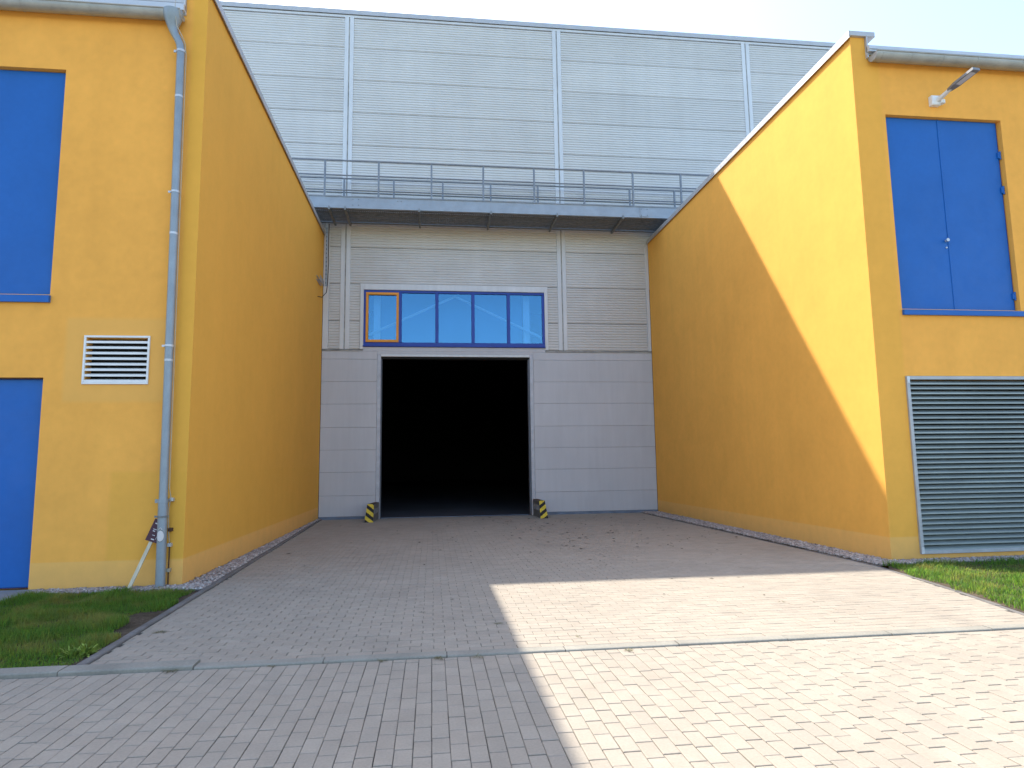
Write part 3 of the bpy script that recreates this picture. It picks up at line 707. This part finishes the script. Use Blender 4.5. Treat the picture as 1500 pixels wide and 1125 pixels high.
# ------------------------------------------------------------------ striped door guards
def guard(name, s, xo, xi, xb, mat, label):
    """xo/xi: outer/inner x of the striped front plate, xb: inner x at the jamb; s = +1 if the doorway lies at +x"""
    g = empty(name, ((xo+xi)/2, 19.4, 0), label=label, cat='guard', group='striped guards at the hall doorway')
    y0, yt, y1, h, t = 18.86, 19.02, 20.02, .50, .012
    xt0, xt1 = xo+s*.06, xi+s*.005
    a, b = sorted((xo, xi)); at, bt = sorted((xt0, xt1))
    MB().hexa([(a,y0,ZD),(b,y0,ZD),(b,y0+t,ZD),(a,y0+t,ZD),(at,yt,h),(bt,yt,h),(bt,yt+t,h),(at,yt+t,h)]).build('striped_plate', mat, g)
    # slotted inner side: top and bottom bands with bars between
    P = lambda u, v: (xi+s*.005*v+(xb-xi)*u, y0+t+.003+(yt-y0)*v+(y1-y0-t-(yt-y0)*v)*u, ZD+(h-ZD)*v)
    def plate(u0, u1, v0, v1):
        q = [P(u0,v0), P(u1,v0), P(u1,v1), P(u0,v1)]; o = [(x-s*.012, y, z) for x, y, z in q]
        return MB().hexa([q[0], q[1], o[1], o[0], q[3], q[2], o[2], o[3]])
    sd = MB()
    for pl in [(0,1,0,.42), (0,1,.74,1)]+[(k/5.0, k/5.0+.09, .42, .74) for k in range(5)]+[(.93,1,.42,.74)]:
        q = plate(*pl); n = len(sd.v); sd.v += q.v; sd.f += [tuple(n+i for i in f) for f in q.f]; sd.a += q.a
    fix_normals(sd.build('slotted_side', m_galvd, g))
    MB().hexa([(at,yt+t+.001,h-.012),(bt,yt+t+.001,h-.012),(max(xb,xb-s*.14),y1,h-.012),(min(xb,xb-s*.14),y1,h-.012),(at,yt+t+.001,h),(bt,yt+t+.001,h),(max(xb,xb-s*.14),y1,h),(min(xb,xb-s*.14),y1,h)]).build('top_plate', m_rust, g)
    MB().box(a-.05 if s > 0 else b-.02, a+.02 if s > 0 else b+.05, y0+.05, y0+.2, ZD+.003, ZD+.02).build('foot_plate', m_galvd, g)
guard('door_guard', 1, -1.86, -1.62, -1.56, m_stripe('hazard_stripes_a', 1), 'black and yellow striped steel guard at the doorway jamb toward the downpipe building')
guard('door_guard', -1, 3.30, 3.08, 3.05, m_stripe('hazard_stripes_b', -1), 'black and yellow striped steel guard at the doorway jamb toward the louvre building')

# ------------------------------------------------------------------ leaning sign on a stake
S = empty('stake_sign', (-3.91, 9.33, 0), label='small maroon sign on a pale wooden stake leaning behind the downpipe', cat='sign')
s0, s1 = Vector((-3.925, 9.30, -.02)), Vector((-3.625, 9.485, .86))
dd = (s1-s0).normalized(); sd_ = dd.cross(Vector((0, -1, 0))).normalized(); nn = sd_.cross(dd)
def obox(c, a, b, t, hw0, hw1):
    q = lambda u, v, w_: tuple(c+dd*u+sd_*v+nn*w_)
    return MB().hexa([q(a,-hw0,-t),q(a,hw0,-t),q(a,hw0,t),q(a,-hw0,t),q(b,-hw1,-t),q(b,hw1,-t),q(b,hw1,t),q(b,-hw1,t)])
Ls = (s1-s0).length
fix_normals(obox(s0, 0, Ls*.97, .011, .021, .021).build('stake', m_wood, S))
plate = fix_normals(obox(s0+(nn if nn.y < 0 else -nn)*.0165, Ls*.73, Ls+.04, .005, .075, .075).build('plate', m_maroon, S))
fn = (nn if nn.y < 0 else -nn)
pc = s0+fn*.0225
for (u, v, lu, lv_) in ((.98, .0, .016, .09), (.90, -.015, .008, .05), (.875, -.02, .012, .03), (.82, .0, .007, .035), (.765, .01, .014, .04), (.80, .045, .05, .004)):
    q = lambda uu, vv, ww: tuple(pc+dd*uu+sd_*vv+fn*ww)
    uu = Ls*u; fix_normals(MB().hexa([q(uu-lu/2,v-lv_/2,-.0005),q(uu-lu/2,v+lv_/2,-.0005),q(uu-lu/2,v+lv_/2,.0008),q(uu-lu/2,v-lv_/2,.0008),q(uu+lu/2,v-lv_/2,-.0005),q(uu+lu/2,v+lv_/2,-.0005),q(uu+lu/2,v+lv_/2,.0008),q(uu+lu/2,v-lv_/2,.0008)]).build('print', m_print, plate))

# ------------------------------------------------------------------ grass, gravel, weeds
def arr_mesh(name, V, F, pv, mat, **k):
    me = bpy.data.meshes.new(name); nv, nf = len(V), len(F); fl = F.shape[1]
    me.vertices.add(nv); me.vertices.foreach_set('co', V.astype(np.float32).ravel())
    me.loops.add(nf*fl); me.loops.foreach_set('vertex_index', F.astype(np.int32).ravel())
    me.polygons.add(nf); me.polygons.foreach_set('loop_start', np.arange(0, nf*fl, fl, dtype=np.int32)); 
    at = me.attributes.new('pv', 'FLOAT', 'FACE'); at.data.foreach_set('value', pv.astype(np.float32))
    me.materials.append(mat); me.update(calc_edges=True); me.validate()
    o = bpy.data.objects.new(name, me); C.objects.link(o); return tag(o, **k)
def vnoise(x, y, s, seed):
    r = np.random.default_rng(seed); g = r.random((64, 64)); u, v = x*s+100, y*s+100
    i, j = np.floor(u).astype(int), np.floor(v).astype(int); fu, fv = u-i, v-j; fu = fu*fu*(3-2*fu); fv = fv*fv*(3-2*fv)
    G_ = lambda a, b: g[a % 64, b % 64]
    return (G_(i,j)*(1-fu)+G_(i+1,j)*fu)*(1-fv)+(G_(i,j+1)*(1-fu)+G_(i+1,j+1)*fu)*fv
def grass(name, x, y, hmul, mat, label):
    n = len(x); h = rng.uniform(.022, .080, n)*(.35+1.25*vnoise(x, y, 3.3, 3)*(.6+.8*vnoise(x, y, 9.0, 4)))*hmul; az = rng.uniform(0, 2*np.pi, n); ln = rng.uniform(.15, .9, n)*h
    wd = rng.uniform(.0018, .0038, n); tx, ty = -np.sin(az), np.cos(az); bx, by = np.cos(az), np.sin(az); z = np.full(n, .010)
    P = np.zeros((n, 5, 3))
    P[:,0] = np.c_[x-tx*wd, y-ty*wd, z]; P[:,1] = np.c_[x+tx*wd, y+ty*wd, z]
    mx, my, mz = x+bx*ln*.35, y+by*ln*.35, z+h*.62
    P[:,2] = np.c_[mx+tx*wd*.8, my+ty*wd*.8, mz]; P[:,3] = np.c_[mx-tx*wd*.8, my-ty*wd*.8, mz]
    P[:,4] = np.c_[x+bx*ln, y+by*ln, z+h]
    b = np.arange(n)[:, None]*5
    F = np.concatenate([b+[0,1,2], b+[0,2,3], b+[3,2,4]]); pv = np.tile(rng.random(n), 3)
    return arr_mesh(name, P.reshape(-1, 3), F, pv, mat, label=label, cat='grass', kind='stuff')
n = 60000; x = np.concatenate([rng.uniform(-5.12, -2.8, n), rng.uniform(-12, -7.5, 9000)]); y = rng.uniform(5.88, 9.36, len(x))
lim = -2.78+(y-5.86)*(-.42/14.24)-.085
edge = lim-x; bare = vnoise(x, y, 3.1, 5); strip = np.clip((y-6.2)/.5, 0, 1)*np.clip((8.9-y)/.6, 0, 1)
keep = (edge > 0) & (edge > .36*bare*(.30+strip)) & (y < 9.24+.06*bare) & ((x > -5.1) | (x < -7.52)) & (rng.random(len(x)) < .45+.8*vnoise(x, y, 1.7, 8))
grass('grass', x[keep], y[keep], 1.0, m_grass, 'shaded green lawn grass beside the downpipe building')
n = 80000; y = rng.uniform(5.9, 9.36, n); x = rng.uniform(5.8, 13, n)**1.0
lim = np.array([drive_r(v) for v in y])+.02; edge = x-lim; bare = vnoise(x, y, 3.1, 15)
keep = (edge > -.02) & (edge > .16*bare) & (y < 9.22+.07*bare) & (rng.random(n) < np.clip(1.25-(x-6)*.14, .12, 1)*(.5+.7*vnoise(x, y, 1.7, 18)))
grass('grass', x[keep], y[keep], 1.05, m_grass, 'sunlit lawn grass below the wide grey louvre')
# gravel: squashed low stones
ico_v = np.array([(math.cos(a)*c, math.sin(a)*c, z) for (c, z, o) in ((.62, -.75, 0), (1, -.1, .5), (.6, .72, 0)) for a in [2*math.pi*(k+o)/5 for k in range(5)]]+[(0,0,1)])
ico_f = np.array([(i, (i+1)%5, 5+i) for i in range(5)]+[((i+1)%5, 5+(i+1)%5, 5+i) for i in range(5)]+[(5+i, 5+(i+1)%5, 10+(i+1)%5) for i in range(5)]+[(5+i, 10+(i+1)%5, 10+i) for i in range(5)]+[(10+i, 10+(i+1)%5, 15) for i in range(5)])
def gravel(name, x, y, label):
    n = len(x); s = rng.uniform(.011, .026, n)*rng.choice([1, 1, 1.25], n); a = rng.uniform(0, 2*np.pi, n)
    J = ico_v[None]*(1+rng.uniform(-.22, .22, (n, 16, 1)))
    J = J*np.c_[s*rng.uniform(.9, 1.5, n), s*rng.uniform(.7, 1.0, n), s*rng.uniform(.5, .8, n)][:, None, :]
    ca, sa = np.cos(a)[:, None], np.sin(a)[:, None]
    X = J[:,:,0]*ca-J[:,:,1]*sa+x[:, None]; Y = J[:,:,0]*sa+J[:,:,1]*ca+y[:, None]; Z = J[:,:,2]+rng.uniform(.016, .040, n)[:, None]
    V = np.stack([X, Y, Z], 2).reshape(-1, 3); F = (ico_f[None]+np.arange(n)[:, None, None]*16).reshape(-1, 3)
    return arr_mesh(name, V, F, np.repeat(rng.random(n), len(ico_f)), m_stone, label=label, cat='gravel', kind='stuff')
y = rng.uniform(9.45, D-.05, 6500); u = rng.random(6500); xa = XL+.015; xb = -2.78+(y-5.86)*(-.42/14.24)-.09; x1_ = xa+(xb-xa)*u
x2_ = rng.uniform(-5.1, -2.96, 2400); y2_ = rng.uniform(9.22, YL-.015, 2400)
gravel('gravel', np.r_[x1_, x2_], np.r_[y1_ if False else y, y2_], 'grey pebble strip at the foot of the downpipe building')
y = rng.uniform(9.3, D-.05, 9000); xb = XR-.015; xa = np.array([drive_r(v) for v in y])+.08; x1_ = xa+(xb-xa)*rng.random(9000)
x2_ = rng.uniform(6.62, 11, 4500); y2_ = rng.uniform(9.27, YR-.015, 4500)
gravel('gravel', np.r_[x1_, x2_], np.r_[y, y2_], 'grey pebble strip at the foot of the louvre building')

def tuft(name, x, y, z, n, L, mat, label, cat, wid=.006, flat=.5, group=None, spread=.015):
    mb = MB()
    for k in range(n):
        a = random.uniform(0, 6.283); l = L*random.uniform(.5, 1); t = random.uniform(flat*.4, flat*1.5); u = Vector((math.cos(a), math.sin(a), 0)); s = Vector((-u.y, u.x, 0))*wid*random.uniform(.6, 1.2)
        pv = random.random(); p = Vector((x, y, z))+u*random.uniform(0, .02)+Vector((random.uniform(-spread,spread), random.uniform(-spread*.7,spread*.7), 0))
        q = [p+u*l*f*math.cos(t-f*.5)+Vector((0,0,1))*l*f*max(.08, math.sin(t-f*.5)) for f in (0, .35, .7, 1)]; wv = [.35, 1, .9, .05]
        for i in range(3): mb.poly([q[i]-s*wv[i], q[i]+s*wv[i], q[i+1]+s*wv[i+1], q[i+1]-s*wv[i+1]], pv)
    return mb.build(name, mat, attr=True, label=label, cat=cat, group=group)
tuft('leafy_weed', -2.99, 6.27, .012, 150, .12, m_leaf, 'bright yellow-green leafy weed at the lawn corner beside the kerb', 'weed', .008, 1.1, spread=.085)
for (x, y, z, n, L) in ((.07, 5.70, .004, 26, .07), (-.40, 5.705, .004, 18, .055), (-2.05, 5.71, .004, 24, .075), (-1.27, 5.71, .004, 14, .05), (1.66, 5.66, .004, 16, .06), (.38, 5.67, .004, 12, .07)):
    tuft('weed_tuft', x, y, z, n, L, m_weed, 'dry weed tuft in the joint in front of the kerb', 'weed', .0035, .5, 'weed tufts along the kerb')
for (x, y, n, L) in ((.66, 6.75, 16, .06), (-2.62, 6.98, 24, .09), (1.30, 6.14, 8, .06), (-.1, 7.4, 10, .04), (3.9, 7.2, 8, .05)):
    tuft('weed_tuft', x, y, ZD, n, L, m_weed, 'small dry weed growing between the driveway pavers', 'weed', .0035, .4, 'weeds among the driveway pavers')
lt = MB()
for k in range(330):
    if k < 240: x, y = random.gauss(3.2, 1.6), random.uniform(10, 19.3)
    else: x, y = random.uniform(-2.8, 6.3), random.uniform(6.2, 19.5)
    if not drive_l(y)+.1 < x < drive_r(y)-.1: continue
    a = random.uniform(0, 3.14); s = random.choice([.012, .018, .02, .03, .045])*random.uniform(.7, 1.3)*(1.3 if y > 12 else .6); ca, sa = math.cos(a)*s, math.sin(a)*s; pv = random.random(); z = ZD+.006
    lt.poly([(x-ca, y-sa, z), (x+sa*.5, y-ca*.5, z+random.uniform(0,.012)), (x+ca, y+sa, z+random.uniform(0,.01)), (x-sa*.5, y+ca*.5, z+random.uniform(0,.008))], pv)
lt.build('leaf_litter', m_litter, attr=True, label='scattered dead leaf scraps on the driveway paving', cat='leaf litter', kind='stuff')
